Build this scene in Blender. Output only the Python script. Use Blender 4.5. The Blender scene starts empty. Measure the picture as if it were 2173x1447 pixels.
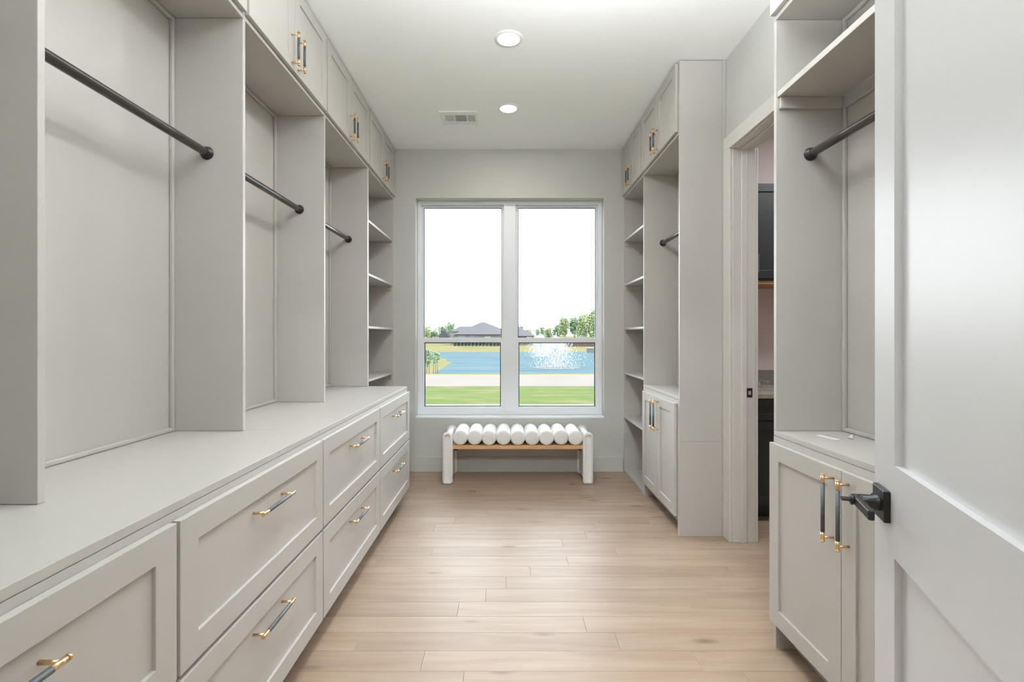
import bpy, bmesh, math, random
from mathutils import Vector, Matrix
random.seed(7)
PI = math.pi
scene = bpy.context.scene
C = scene.collection

# ------------------------------------------------------------------ camera, sky, exposure
EYE, FPX, VPX, VPY = 1.283, 1050.0, 1076.5, 713.3
cam_d = bpy.data.cameras.new('camera')
cam = bpy.data.objects.new('camera', cam_d)
C.objects.link(cam)
cam.location = (0, 0, EYE)
cam.rotation_euler = (PI/2, 0, 0)
cam_d.sensor_width = 36.0
cam_d.lens = FPX/2173*36
cam_d.shift_x = (1086.5 - VPX)/2173
cam_d.shift_y = -(723.5 - VPY)/2173
cam_d.clip_start, cam_d.clip_end = 0.02, 1500
scene.camera = cam

world = bpy.data.worlds.new('sky'); scene.world = world
world.use_nodes = True
wn, wl = world.node_tree.nodes, world.node_tree.links
bg = wn['Background']
wtc = wn.new('ShaderNodeTexCoord'); wsep = wn.new('ShaderNodeSeparateXYZ'); wramp = wn.new('ShaderNodeValToRGB')
wl.new(wtc.outputs['Generated'], wsep.inputs[0]); wl.new(wsep.outputs['Z'], wramp.inputs[0])
wramp.color_ramp.elements[0].color = (0.95, 0.98, 1.0, 1); wramp.color_ramp.elements[1].color = (0.77, 0.89, 1.0, 1)
wl.new(wramp.outputs[0], bg.inputs['Color'])
bg.inputs['Strength'].default_value = 8.6

vs = scene.view_settings
vs.view_transform = 'Standard'; vs.look = 'None'; vs.gamma = 1.0; vs.use_curve_mapping = False
vs.exposure = 0.1
scene.display_settings.display_device = 'sRGB'
scene.cycles.diffuse_bounces = 6
scene.cycles.max_bounces = 10
scene.cycles.transparent_max_bounces = 24
LAMP_W = 7.5            # watts of each recessed lamp
ADDED_PENDANT_W = 112.0         # upward bowl pendant added out of view to brighten the ceiling
ROOM_FILL_W = 100.0       # fill lamp added in the unseen room behind the camera

# ------------------------------------------------------------------ materials
MATS = {}
def srgb(r, g, b):
    f = lambda c: (c/255/12.92) if c/255 <= 0.04045 else ((c/255+0.055)/1.055)**2.4
    return (f(r), f(g), f(b))
def mat(name, col, rough=0.5, metal=0.0, var=0.0, scale=3.0, bump=0.0, bscale=200.0, stretch=(1, 1, 1), coat=0.0, spec=0.5):
    m = bpy.data.materials.new(name); m.use_nodes = True
    n, l = m.node_tree.nodes, m.node_tree.links
    p = n['Principled BSDF']
    p.inputs['Roughness'].default_value = rough
    p.inputs['Metallic'].default_value = metal
    p.inputs['Coat Weight'].default_value = coat
    p.inputs['Specular IOR Level'].default_value = spec
    tc = n.new('ShaderNodeTexCoord'); mp = n.new('ShaderNodeMapping')
    mp.inputs['Scale'].default_value = stretch
    l.new(tc.outputs['Object'], mp.inputs[0])
    nz = n.new('ShaderNodeTexNoise'); nz.inputs['Scale'].default_value = scale; nz.inputs['Detail'].default_value = 5
    l.new(mp.outputs[0], nz.inputs['Vector'])
    rp = n.new('ShaderNodeValToRGB')
    v = max(var, 0.01)
    rp.color_ramp.elements[0].position = 0.3; rp.color_ramp.elements[1].position = 0.7
    rp.color_ramp.elements[0].color = (*[c*(1-v) for c in col], 1)
    rp.color_ramp.elements[1].color = (*[min(1, c*(1+v)) for c in col], 1)
    l.new(nz.outputs['Fac'], rp.inputs[0]); l.new(rp.outputs[0], p.inputs['Base Color'])
    if bump:
        nb = n.new('ShaderNodeTexNoise'); nb.inputs['Scale'].default_value = bscale; nb.inputs['Detail'].default_value = 3
        l.new(mp.outputs[0], nb.inputs['Vector'])
        b = n.new('ShaderNodeBump'); b.inputs['Strength'].default_value = bump; b.inputs['Distance'].default_value = 0.002
        l.new(nb.outputs['Fac'], b.inputs['Height']); l.new(b.outputs[0], p.inputs['Normal'])
    MATS[name] = m
    return m
CAB = (0.48, 0.461, 0.436)
mat('cabinet_paint', CAB, rough=0.38, var=0.012, scale=1.5, bump=0.02, bscale=350, spec=0.38)
mat('wall_paint', (0.535, 0.535, 0.507), rough=0.75, var=0.012, scale=2, bump=0.05, bscale=260)
mat('ceiling_paint', (0.92, 0.93, 0.92), rough=0.85, var=0.01, scale=2, bump=0.06, bscale=220)
mat('trim_paint', (0.64, 0.625, 0.60), rough=0.35, var=0.01)
mat('door_paint', (0.5985, 0.6032, 0.6128), rough=0.36, var=0.008)
mat('window_vinyl', (0.81, 0.84, 0.88), rough=0.35, var=0.01)
mat('gasket', (0.03, 0.035, 0.035), rough=0.6)
mat('brass', (0.83, 0.58, 0.33), rough=0.28, metal=1.0, var=0.03, scale=40)
mat('graphite', (0.12, 0.13, 0.14), rough=0.45, metal=0.5, var=0.05, scale=30, bump=0.5, bscale=900)
mat('rod_bronze', (0.028, 0.022, 0.019), rough=0.26, metal=0.0, var=0.05)
mat('black_metal', (0.018, 0.018, 0.02), rough=0.35, metal=0.4, var=0.05)
mat('boucle', (0.80, 0.79, 0.77), rough=0.95, var=0.05, scale=90, bump=1.0, bscale=170, spec=0.1)
mat('bench_wood', srgb(205, 160, 118), rough=0.5, var=0.14, scale=6, stretch=(1, 12, 12))
mat('vent_white', (0.82, 0.83, 0.82), rough=0.4)
mat('vent_dark', (0.35, 0.37, 0.37), rough=0.6)
mat('laundry_wall', srgb(205, 190, 186), rough=0.8, var=0.01)
mat('dark_cabinet', srgb(36, 41, 39), rough=0.45, var=0.05)
mat('backsplash', srgb(120, 116, 106), rough=0.4, var=0.12, scale=14)
mat('laundry_top', srgb(165, 160, 148), rough=0.25, var=0.1, scale=18)
mat('raw_wood', srgb(170, 130, 90), rough=0.6, var=0.1, scale=8)
mat('steel', (0.7, 0.7, 0.7), rough=0.2, metal=1.0)
mat('paper', (0.8, 0.79, 0.82), rough=0.8)
mat('purple_print', (0.16, 0.07, 0.14), rough=0.7)
mat('road', (0.1372, 0.1163, 0.1028), rough=0.9, var=0.04, scale=0.7, spec=0.0)
mat('sidewalk', (0.1971, 0.1893, 0.176), rough=0.9, var=0.03, scale=1.0, spec=0.0)
mat('house_wall', (0.09034, 0.08821, 0.07872), rough=0.9, var=0.04, spec=0.0)
mat('cream_wall', (0.1388, 0.1295, 0.1127), rough=0.9, var=0.03, spec=0.0)
mat('house_roof', (0.07438, 0.07012, 0.07322), rough=0.9, var=0.06, scale=1.2, spec=0.0)
mat('dark_roof', (0.04372, 0.04648, 0.0506), rough=0.9, var=0.06, scale=1.0, spec=0.0)
mat('house_glass', (0.05343, 0.05691, 0.07028), rough=0.2)
mat('fence_dark', (0.02915, 0.03083, 0.02812), rough=0.8, spec=0.0)
mat('brick_far', (0.06315, 0.04269, 0.03983), rough=0.9, var=0.2, scale=2, spec=0.0)
mat('stone_block', (0.09231, 0.09014, 0.08905), rough=0.9, var=0.06, spec=0.0)
mat('bark', (0.07772, 0.0664, 0.05155), rough=0.9, var=0.15, spec=0.0)
mat('water_foam', (0.105, 0.107, 0.108), rough=0.9, spec=0.0)

def grass_mat(name, g1, g2, g3, s):
    m = bpy.data.materials.new(name); m.use_nodes = True
    n, l = m.node_tree.nodes, m.node_tree.links
    p = n['Principled BSDF']; p.inputs['Roughness'].default_value = 0.95; p.inputs['Specular IOR Level'].default_value = 0.0
    tc = n.new('ShaderNodeTexCoord'); mp = n.new('ShaderNodeMapping'); mp.inputs['Scale'].default_value = (0.35, 1.0, 1.0)
    l.new(tc.outputs['Object'], mp.inputs[0])
    a = n.new('ShaderNodeTexNoise'); a.inputs['Scale'].default_value = s; a.inputs['Detail'].default_value = 8; a.inputs['Roughness'].default_value = 0.7
    l.new(mp.outputs[0], a.inputs['Vector'])
    r = n.new('ShaderNodeValToRGB'); e = r.color_ramp.elements
    e[0].position = 0.34; e[0].color = (*g1, 1); e[1].position = 0.68; e[1].color = (*g3, 1)
    k = e.new(0.52); k.color = (*g2, 1)
    l.new(a.outputs['Fac'], r.inputs[0]); l.new(r.outputs[0], p.inputs['Base Color'])
    MATS[name] = m
grass_mat('lawn', (0.05215, 0.07541, 0.02577), (0.07409, 0.08798, 0.0335), (0.1181, 0.09299, 0.05671), 2.2)
grass_mat('bank_grass', (0.0821, 0.08803, 0.03656), (0.1105, 0.09714, 0.04872), (0.1263, 0.1002, 0.05482), 0.35)

def leaf_mat(name, c1, c2):
    m = bpy.data.materials.new(name); m.use_nodes = True
    n, l = m.node_tree.nodes, m.node_tree.links
    p = n['Principled BSDF']; p.inputs['Roughness'].default_value = 0.8; p.inputs['Specular IOR Level'].default_value = 0.0
    tc = n.new('ShaderNodeTexCoord'); a = n.new('ShaderNodeTexNoise'); a.inputs['Scale'].default_value = 0.9; a.inputs['Detail'].default_value = 4
    l.new(tc.outputs['Object'], a.inputs['Vector'])
    r = n.new('ShaderNodeValToRGB'); r.color_ramp.elements[0].position = 0.3; r.color_ramp.elements[1].position = 0.7
    r.color_ramp.elements[0].color = (*c1, 1); r.color_ramp.elements[1].color = (*c2, 1)
    l.new(a.outputs['Fac'], r.inputs[0]); l.new(r.outputs[0], p.inputs['Base Color'])
    p.inputs['Subsurface Weight'].default_value = 0.0
    MATS[name] = m
leaf_mat('leaves_light', (0.1509, 0.1915, 0.09459), (0.2414, 0.2798, 0.1455))
leaf_mat('leaves_mid', (0.1131, 0.1547, 0.09459), (0.1961, 0.243, 0.1527))
leaf_mat('leaves_dark', (0.017, 0.02371, 0.01405), (0.02915, 0.03794, 0.02343))

def glass_mat(name, tint):
    m = bpy.data.materials.new(name); m.use_nodes = True
    n, l = m.node_tree.nodes, m.node_tree.links
    n.remove(n['Principled BSDF'])
    t = n.new('ShaderNodeBsdfTransparent'); t.inputs[0].default_value = (*tint, 1)
    g = n.new('ShaderNodeBsdfGlossy'); g.inputs['Roughness'].default_value = 0.02
    mx = n.new('ShaderNodeMixShader'); fr = n.new('ShaderNodeFresnel'); fr.inputs['IOR'].default_value = 1.25
    l.new(fr.outputs[0], mx.inputs[0]); l.new(t.outputs[0], mx.inputs[1]); l.new(g.outputs[0], mx.inputs[2])
    l.new(mx.outputs[0], n['Material Output'].inputs['Surface'])
    MATS[name] = m
glass_mat('window_glass', (0.96, 0.97, 0.97))

def water_mat():
    m = bpy.data.materials.new('pond_water'); m.use_nodes = True
    n, l = m.node_tree.nodes, m.node_tree.links
    p = n['Principled BSDF']; p.inputs['Roughness'].default_value = 0.9
    p.inputs['Specular IOR Level'].default_value = 0.0
    tc = n.new('ShaderNodeTexCoord'); mp = n.new('ShaderNodeMapping'); mp.inputs['Scale'].default_value = (0.12, 0.6, 1)
    l.new(tc.outputs['Object'], mp.inputs[0])
    a = n.new('ShaderNodeTexNoise'); a.inputs['Scale'].default_value = 1.0; a.inputs['Detail'].default_value = 6
    l.new(mp.outputs[0], a.inputs['Vector'])
    r = n.new('ShaderNodeValToRGB'); r.color_ramp.elements[0].position = 0.3; r.color_ramp.elements[1].position = 0.72
    r.color_ramp.elements[0].color = (0.0456, 0.0720, 0.0816, 1); r.color_ramp.elements[1].color = (0.0696, 0.0936, 0.1008, 1)
    l.new(a.outputs['Fac'], r.inputs[0]); l.new(r.outputs[0], p.inputs['Base Color'])
    b = n.new('ShaderNodeBump'); b.inputs['Strength'].default_value = 0.5; b.inputs['Distance'].default_value = 0.3
    l.new(a.outputs['Fac'], b.inputs['Height']); l.new(b.outputs[0], p.inputs['Normal'])
    MATS['pond_water'] = m
water_mat()

def spray_mat(name, dens, alb, holes=True):
    m = bpy.data.materials.new(name); m.use_nodes = True
    n, l = m.node_tree.nodes, m.node_tree.links
    n.remove(n['Principled BSDF'])
    d = n.new('ShaderNodeBsdfDiffuse'); d.inputs[0].default_value = (alb, alb, alb, 1)
    tl = n.new('ShaderNodeBsdfTranslucent'); tl.inputs[0].default_value = (alb, alb, alb, 1)
    ad = n.new('ShaderNodeMixShader'); ad.inputs[0].default_value = 0.5
    l.new(d.outputs[0], ad.inputs[1]); l.new(tl.outputs[0], ad.inputs[2])
    t = n.new('ShaderNodeBsdfTransparent')
    tc = n.new('ShaderNodeTexCoord'); mp = n.new('ShaderNodeMapping'); mp.inputs['Scale'].default_value = (3.5, 3.5, 0.9)
    l.new(tc.outputs['Object'], mp.inputs[0])
    a = n.new('ShaderNodeTexNoise'); a.inputs['Scale'].default_value = 1.0; a.inputs['Detail'].default_value = 6; a.inputs['Roughness'].default_value = 0.65
    l.new(mp.outputs[0], a.inputs['Vector'])
    r = n.new('ShaderNodeMapRange'); r.inputs['From Min'].default_value = 0.3; r.inputs['From Max'].default_value = 0.75
    r.inputs['To Min'].default_value = 0.03; r.inputs['To Max'].default_value = dens
    l.new(a.outputs['Fac'], r.inputs['Value'])
    mx = n.new('ShaderNodeMixShader')
    mx.inputs[0].default_value = dens
    if holes: l.new(r.outputs[0], mx.inputs[0])
    l.new(t.outputs[0], mx.inputs[1]); l.new(ad.outputs[0], mx.inputs[2])
    l.new(mx.outputs[0], n['Material Output'].inputs['Surface'])
    MATS[name] = m
spray_mat('spray_dense', 0.8, 0.4)
spray_mat('spray_drops', 1.0, 0.56, False)

def wood_floor():
    m = bpy.data.materials.new('oak_floor'); m.use_nodes = True
    n, l = m.node_tree.nodes, m.node_tree.links
    p = n['Principled BSDF']
    tc = n.new('ShaderNodeTexCoord'); oi = n.new('ShaderNodeObjectInfo')
    off = n.new('ShaderNodeVectorMath'); off.operation = 'SCALE'; off.inputs[0].default_value = (37, 91, 13)
    l.new(oi.outputs['Random'], off.inputs['Scale'])
    ad = n.new('ShaderNodeVectorMath'); l.new(tc.outputs['Object'], ad.inputs[0]); l.new(off.outputs[0], ad.inputs[1])
    mp = n.new('ShaderNodeMapping'); mp.inputs['Scale'].default_value = (1.5, 20, 20); l.new(ad.outputs[0], mp.inputs[0])
    g = n.new('ShaderNodeTexNoise'); g.inputs['Scale'].default_value = 1.0; g.inputs['Detail'].default_value = 7; g.inputs['Roughness'].default_value = 0.6; g.inputs['Distortion'].default_value = 0.6
    l.new(mp.outputs[0], g.inputs['Vector'])
    gr = n.new('ShaderNodeValToRGB'); e = gr.color_ramp.elements
    e[0].position = 0.25; e[0].color = (0.28, 0.193, 0.136, 1); e[1].position = 0.75; e[1].color = (0.385, 0.295, 0.226, 1)
    k = e.new(0.5); k.color = (0.333, 0.243, 0.178, 1)
    l.new(g.outputs['Fac'], gr.inputs[0])
    # plank to plank tone
    tn = n.new('ShaderNodeMapRange'); tn.inputs['To Min'].default_value = 0.92; tn.inputs['To Max'].default_value = 1.07
    l.new(oi.outputs['Random'], tn.inputs['Value'])
    hs = n.new('ShaderNodeHueSaturation'); l.new(gr.outputs[0], hs.inputs['Color']); l.new(tn.outputs[0], hs.inputs['Value'])
    # knots: sparse stretched cells
    mk = n.new('ShaderNodeMapping'); mk.inputs['Scale'].default_value = (3.2, 9.0, 9.0); l.new(ad.outputs[0], mk.inputs[0])
    vo = n.new('ShaderNodeTexVoronoi'); vo.inputs['Scale'].default_value = 1.0; vo.inputs['Randomness'].default_value = 1.0
    l.new(mk.outputs[0], vo.inputs['Vector'])
    kr = n.new('ShaderNodeMapRange'); kr.inputs['From Min'].default_value = 0.06; kr.inputs['From Max'].default_value = 0.22
    kr.inputs['To Min'].default_value = 1.0; kr.inputs['To Max'].default_value = 0.0
    l.new(vo.outputs['Distance'], kr.inputs['Value'])
    sp = n.new('ShaderNodeSeparateColor'); l.new(vo.outputs['Color'], sp.inputs[0])
    th = n.new('ShaderNodeMath'); th.operation = 'GREATER_THAN'; th.inputs[1].default_value = 0.74; l.new(sp.outputs[0], th.inputs[0])
    km = n.new('ShaderNodeMath'); km.operation = 'MULTIPLY'; l.new(kr.outputs[0], km.inputs[0]); l.new(th.outputs[0], km.inputs[1])
    km2 = n.new('ShaderNodeMath'); km2.operation = 'MULTIPLY'; km2.inputs[1].default_value = 0.8; l.new(km.outputs[0], km2.inputs[0])
    mx = n.new('ShaderNodeMix'); mx.data_type = 'RGBA'; l.new(km2.outputs[0], mx.inputs['Factor'])
    l.new(hs.outputs[0], mx.inputs['A']); mx.inputs['B'].default_value = (0.12, 0.075, 0.05, 1)
    l.new(mx.outputs['Result'], p.inputs['Base Color'])
    p.inputs['Roughness'].default_value = 0.40
    p.inputs['Specular IOR Level'].default_value = 0.40
    b = n.new('ShaderNodeBump'); b.inputs['Strength'].default_value = 0.05; b.inputs['Distance'].default_value = 0.002
    l.new(g.outputs['Fac'], b.inputs['Height']); l.new(b.outputs[0], p.inputs['Normal'])
    MATS['oak_floor'] = m
wood_floor()

def emit_mat(name, col, s):
    m = bpy.data.materials.new(name); m.use_nodes = True
    n, l = m.node_tree.nodes, m.node_tree.links
    n.remove(n['Principled BSDF'])
    e = n.new('ShaderNodeEmission'); e.inputs[0].default_value = (*col, 1); e.inputs[1].default_value = s
    l.new(e.outputs[0], n['Material Output'].inputs['Surface'])
    MATS[name] = m
emit_mat('lamp_lens', (1, 0.98, 0.95), 6.0)

# ------------------------------------------------------------------ mesh helpers
class MB:
    def __init__(s): s.v = []; s.f = []
    def box(s, x0, x1, y0, y1, z0, z1):
        b = len(s.v)
        s.v += [(x0,y0,z0),(x1,y0,z0),(x1,y1,z0),(x0,y1,z0),(x0,y0,z1),(x1,y0,z1),(x1,y1,z1),(x0,y1,z1)]
        s.f += [tuple(b+i for i in q) for q in ((0,3,2,1),(4,5,6,7),(0,1,5,4),(1,2,6,5),(2,3,7,6),(3,0,4,7))]
        return s
    def tube(s, p0, p1, r, n=16, r1=None):
        p0, p1 = Vector(p0), Vector(p1); r1 = r if r1 is None else r1
        d = (p1-p0).normalized(); a = d.orthogonal().normalized(); c = d.cross(a)
        b = len(s.v)
        for P, R in ((p0, r), (p1, r1)):
            for i in range(n):
                t = 2*PI*i/n
                s.v.append(tuple(P + a*math.cos(t)*R + c*math.sin(t)*R))
        for i in range(n):
            j = (i+1) % n
            s.f.append((b+i, b+j, b+n+j, b+n+i))
        s.f.append(tuple(b+i for i in reversed(range(n)))); s.f.append(tuple(b+n+i for i in range(n)))
        return s
    def lathe(s, prof, org, axis, n=24, caps=True):
        """prof: list of (radius, distance along axis)"""
        org, d = Vector(org), Vector(axis).normalized(); a = d.orthogonal().normalized(); c = d.cross(a)
        b = len(s.v); k = len(prof)
        for r, h in prof:
            for i in range(n):
                t = 2*PI*i/n
                s.v.append(tuple(org + d*h + a*math.cos(t)*r + c*math.sin(t)*r))
        for q in range(k-1):
            for i in range(n):
                j = (i+1) % n
                s.f.append((b+q*n+i, b+q*n+j, b+(q+1)*n+j, b+(q+1)*n+i))
        if caps:
            s.f.append(tuple(b+i for i in reversed(range(n)))); s.f.append(tuple(b+(k-1)*n+i for i in range(n)))
        return s
    def ring(s, x0, x1, z0, z1, w, y0, y1, wz=None):
        """rectangular frame in the xz plane"""
        wz = wz or w
        b = len(s.v)
        for y in (y0, y1):
            s.v += [(x0,y,z0),(x1,y,z0),(x1,y,z1),(x0,y,z1),(x0+w,y,z0+wz),(x1-w,y,z0+wz),(x1-w,y,z1-wz),(x0+w,y,z1-wz)]
        for k in range(4):
            j = (k+1) % 4
            s.f += [(b+k, b+j, b+4+j, b+4+k), (b+8+j, b+8+k, b+12+k, b+12+j), (b+j, b+k, b+8+k, b+8+j), (b+4+k, b+4+j, b+12+j, b+12+k)]
        return s
    def mesh(s, name):
        me = bpy.data.meshes.new(name); me.from_pydata(s.v, [], s.f); me.validate(); me.update()
        return me
def obj(name, mb, m, parent=None, loc=(0, 0, 0), bevel=0.0, smooth=False, rot=None):
    me = mb.mesh(name) if isinstance(mb, MB) else mb
    if not me.materials: me.materials.append(MATS[m])
    o = bpy.data.objects.new(name, me); C.objects.link(o); o.location = loc
    if rot: o.rotation_euler = rot
    if parent: o.parent = parent
    if bevel:
        bv = o.modifiers.new('bevel', 'BEVEL'); bv.width = bevel; bv.segments = 2; bv.limit_method = 'ANGLE'; bv.angle_limit = math.radians(40)
        bv.harden_normals = False
    if smooth:
        for p in me.polygons: p.use_smooth = True
        if hasattr(me, 'set_sharp_from_angle'): me.set_sharp_from_angle(angle=math.radians(40))
    return o
def thing(name, label, cat, loc=(0, 0, 0), rotz=0.0, group=None):
    o = bpy.data.objects.new(name, None); C.objects.link(o); o.empty_display_size = 0.1
    o.location = loc; o.rotation_euler = (0, 0, rotz); o['label'] = label; o['category'] = cat
    if group: o['group'] = group
    return o
def tag(o, label, cat, group=None, kind=None):
    o['label'] = label; o['category'] = cat
    if group: o['group'] = group
    if kind: o['kind'] = kind
    return o
def struct(name, mb, m, label, cat, loc=(0, 0, 0), bevel=0.0):
    o = obj(name, mb, m, None, loc, bevel); o['kind'] = 'structure'; o['label'] = label; o['category'] = cat
    return o

# ------------------------------------------------------------------ room dimensions
H = 3.055
XL, XR, XR2 = -1.385, 1.400, 1.544          # left wall, right wall, far side of the right wall
YN0, YN, YB, YB2 = 0.15, 0.27, 4.69, 4.95   # near wall, back (window) wall
WX0, WX1, WZ0, WZ1 = -0.869, 0.918, 0.516, 2.593
DY0, DY1, DZ = 2.16, 3.076, 2.45            # doorway in the right wall
LX, LY0, LY1 = 3.4, 1.2, 4.08               # laundry room
HX, HY = 1.7, -2.8                          # room behind the camera

# walls, floor, ceiling
b = MB(); b.box(XL-0.15, WX0, YB, YB2, 0, H); b.box(WX1, XR2, YB, YB2, 0, H)
b.box(WX0, WX1, YB, YB2, 0, WZ0); b.box(WX0, WX1, YB, YB2, WZ1, H)
struct('wall_back', b, 'wall_paint', 'pale greige painted wall around the big window', 'wall')
struct('wall_left', MB().box(XL-0.15, XL, YN, YB, 0, H), 'wall_paint', 'painted wall behind the long run of open wardrobe bays', 'wall')
b = MB(); b.box(XR, XR2, YN, DY0-0.018, 0, H); b.box(XR, XR2, DY1+0.018, YB, 0, H); b.box(XR, XR2, DY0-0.018, DY1+0.018, DZ+0.018, H)
struct('wall_right', b, 'wall_paint', 'painted wall with the doorway to the dark cabinet room', 'wall')
b = MB(); b.box(-HX-0.12, -0.42, YN0, YN, 0, H); b.box(0.545, XR2+0.1, YN0, YN, 0, H); b.box(-0.42, 0.545, YN0, YN, 2.47, H)
struct('wall_near', b, 'wall_paint', 'painted wall with the entry opening that the white door hangs in', 'wall')
b = MB(); b.box(-HX-0.12, -HX, HY, YN0, 0, H); b.box(HX, HX+0.12, HY, YN0, 0, H); b.box(-HX-0.12, HX+0.12, HY-0.12, HY, 0, H)
struct('wall_hall', b, 'wall_paint', 'painted walls of the room behind the entry opening', 'wall')
b = MB(); b.box(XR2, LX, LY1, LY1+0.12, 0, H); b.box(LX, LX+0.12, LY0, LY1+0.12, 0, H); b.box(XR2, LX, LY0-0.12, LY0, 0, H)
struct('wall_laundry', b, 'laundry_wall', 'pinkish grey walls of the room beyond the doorway', 'wall')
struct('ceiling', MB().box(-HX-0.15, LX+0.15, HY-0.15, YB2, H, H+0.12), 'ceiling_paint', 'smooth white painted ceiling with two recessed lights', 'ceiling')
floor = struct('floor', MB().box(-HX-0.15, LX+0.12, HY-0.12, YB2, -0.12, -0.012), 'raw_wood', 'light oak plank floor with knots and satin sheen', 'floor')

# planks: rows run across the room; end joints read row by row, rest random
PITCH, YK0 = 0.124, 1.8945
JOINTS = {-1: (982, 1592), 0: (897, 1480), 1: (758, 1310), 2: (720, 1241), 3: (972, 1465), 4: (1031, 1497), 5: (1074, 1520), 6: (1125, 1551),
          7: (798, 1204), 8: (917, 1307), 9: (821, 1193), 10: (886, 1243), 11: (922, 1264), 12: (965,), 13: (1035, 1190), 14: (873, 1150),
          15: (920, 1180), 16: (943, 1229), 17: (1010, 1262), 18: (905, 1120)}
def plank(x0, x1, y0, y1):
    w, d, g = (x1-x0)/2, (y1-y0)/2, 0.0004
    e = 0.0009
    v, f = [], []
    z0, z1 = -0.012, 0.0
    for (dx, dy, z) in ((g, g, z0), (g, g, z1-e*0.6), (g+e, g+e, z1)):
        v += [(-w+dx, -d+dy, z), (w-dx, -d+dy, z), (w-dx, d-dy, z), (-w+dx, d-dy, z)]
    for q in (0, 4):
        for i in range(4):
            j = (i+1) % 4
            f.append((q+i, q+j, q+4+j, q+4+i))
    f.append((8, 9, 10, 11))
    m = MB(); m.v, m.f = v, f
    obj('plank', m, 'oak_floor', floor, ((x0+x1)/2, (y0+y1)/2, 0))
rows = range(-19, 24)
for k in rows:
    y0, y1 = YK0+k*PITCH, YK0+(k+1)*PITCH
    if y0 > YB: break
    y1 = min(y1, YB)
    yc = (y0+y1)/2
    xa, xb = (XL, XR) if y0 > YN else (-1.5, 1.5)
    if k in JOINTS:
        xs = [(px-VPX)*yc/FPX for px in JOINTS[k]]
    else:
        xs = [random.uniform(-0.9, -0.2)]; xs.append(xs[0]+random.uniform(0.7, 1.3))
    if LY0 < y0 and y1 < LY1: xb = LX
    while xs[-1] < xb-1.7: xs.append(xs[-1]+random.uniform(1.0, 1.6))
    xs = [xa]+[x for x in xs if xa+0.12 < x < xb-0.12]+[xb]
    for p, q in zip(xs, xs[1:]): plank(p, q, y0, y1)

# baseboards
def base(name, x0, x1, y0, y1, lab):
    struct(name, MB().box(x0, x1, y0, y1, 0, 0.144), 'wall_paint', lab, 'baseboard', bevel=0.003)
base('baseboard_back', -1.07, 1.094, YB-0.015, YB, 'plain flat baseboard along the window wall')
base('baseboard_near', 0.56, 1.08, YN, YN+0.015, 'plain flat baseboard beside the entry opening')

# ------------------------------------------------------------------ window
win = thing('window_1', 'tall white vinyl double window looking onto a pond', 'window', ((WX0+WX1)/2, YB, WZ0)); win['kind'] = 'structure'
def wpart(name, mb, m, parent=win, bevel=0.002):
    o = obj(name, mb, m, parent, bevel=bevel)
    return o
# local coordinates: x from centre, y from inner wall face, z from sill
cx = (WX0+WX1)/2; hw = (WX1-WX0)/2; wh = WZ1-WZ0
wpart('window_sill', MB().box(-hw, hw, -0.004, 0.10, -0.012, 0.006), 'window_vinyl')
wpart('window_frame', MB().ring(-hw, hw, 0.006, wh, 0.034, 0.105, 0.20), 'window_vinyl')
mul0, mul1 = -0.046-cx+0.012, 0.094-cx-0.012
wpart('mullion', MB().box(mul0, mul1, 0.10, 0.20, 0.04, wh-0.034), 'window_vinyl')
for (a0, a1) in ((-hw+0.034, mul0), (mul1, hw-0.034)):
    # upper sash (outer track)
    zt, zm, zb = wh-0.034, 1.262-WZ0, 0.04
    s = wpart('upper_sash', MB().ring(a0, a1, zm-0.035, zt, 0.024, 0.155, 0.185), 'window_vinyl')
    p = MB().box(a0+0.022, a1-0.022, 0.168, 0.172, zm-0.013, zt-0.022); obj('pane', p, 'window_glass', s)
    g = MB().ring(a0+0.022, a1-0.022, zm-0.013, zt-0.022, 0.006, 0.150, 0.1545); obj('gasket', g, 'gasket', s)
    # lower sash (inner track)
    s = wpart('lower_sash', MB().ring(a0-0.006, a1+0.006, zb-0.004, zm+0.006, 0.034, 0.112, 0.148, wz=0.046), 'window_vinyl')
    p = MB().box(a0+0.026, a1-0.026, 0.128, 0.132, zb+0.038, zm-0.036); obj('pane', p, 'window_glass', s)
    g = MB().ring(a0+0.026, a1-0.026, zb+0.040, zm-0.038, 0.010, 0.134, 0.146); obj('gasket', g, 'gasket', s)
    for t in (0.17, 0.80):
        xx = a0+(a1-a0)*t
        k = MB().box(xx-0.03, xx+0.03, 0.115, 0.14, zm+0.006, zm+0.014); obj('sash_lock', k, 'window_vinyl', s, bevel=0.003)

# ------------------------------------------------------------------ handles
def bar_handle(parent, loc, length, vertical, out, meshes={}):
    """bar along local x (or z), standing off in -y; sub-parts: knurled grip and two brass ends with posts"""
    key = (round(length, 3), vertical, out)
    if key not in meshes:
        r, h, so = 0.0062, length/2, out; ge = h-0.032
        P = (lambda t: (0, -so, t)) if vertical else (lambda t: (t, -so, 0))
        Q = (lambda t: (0, 0, t)) if vertical else (lambda t: (t, 0, 0))
        ms = []
        for sgn in (-1, 1):
            a = MB()
            a.tube(P(sgn*ge), P(sgn*(h-0.004)), r, 16); a.tube(P(sgn*(h-0.004)), P(sgn*(h+0.0005)), r*1.08, 16)
            a.tube(Q(sgn*(h-0.014)), P(sgn*(h-0.014)), 0.0042, 12)
            ms.append((a.mesh('handle_end'), 'handle_end', 'brass'))
        ms.append((MB().tube(P(-ge), P(ge), r*1.03, 18).mesh('handle_grip'), 'handle_grip', 'graphite'))
        for me, nm, mm in ms:
            me.materials.append(MATS[mm])
            for p in me.polygons: p.use_smooth = len(p.vertices) == 4
        meshes[key] = ms
    for me, nm, mm in meshes[key]:
        o = obj(nm, me, mm, parent, loc)
        o['label'] = 'brass end and post of the bar handle' if nm == 'handle_end' else 'knurled grey middle of the bar handle'

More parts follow.
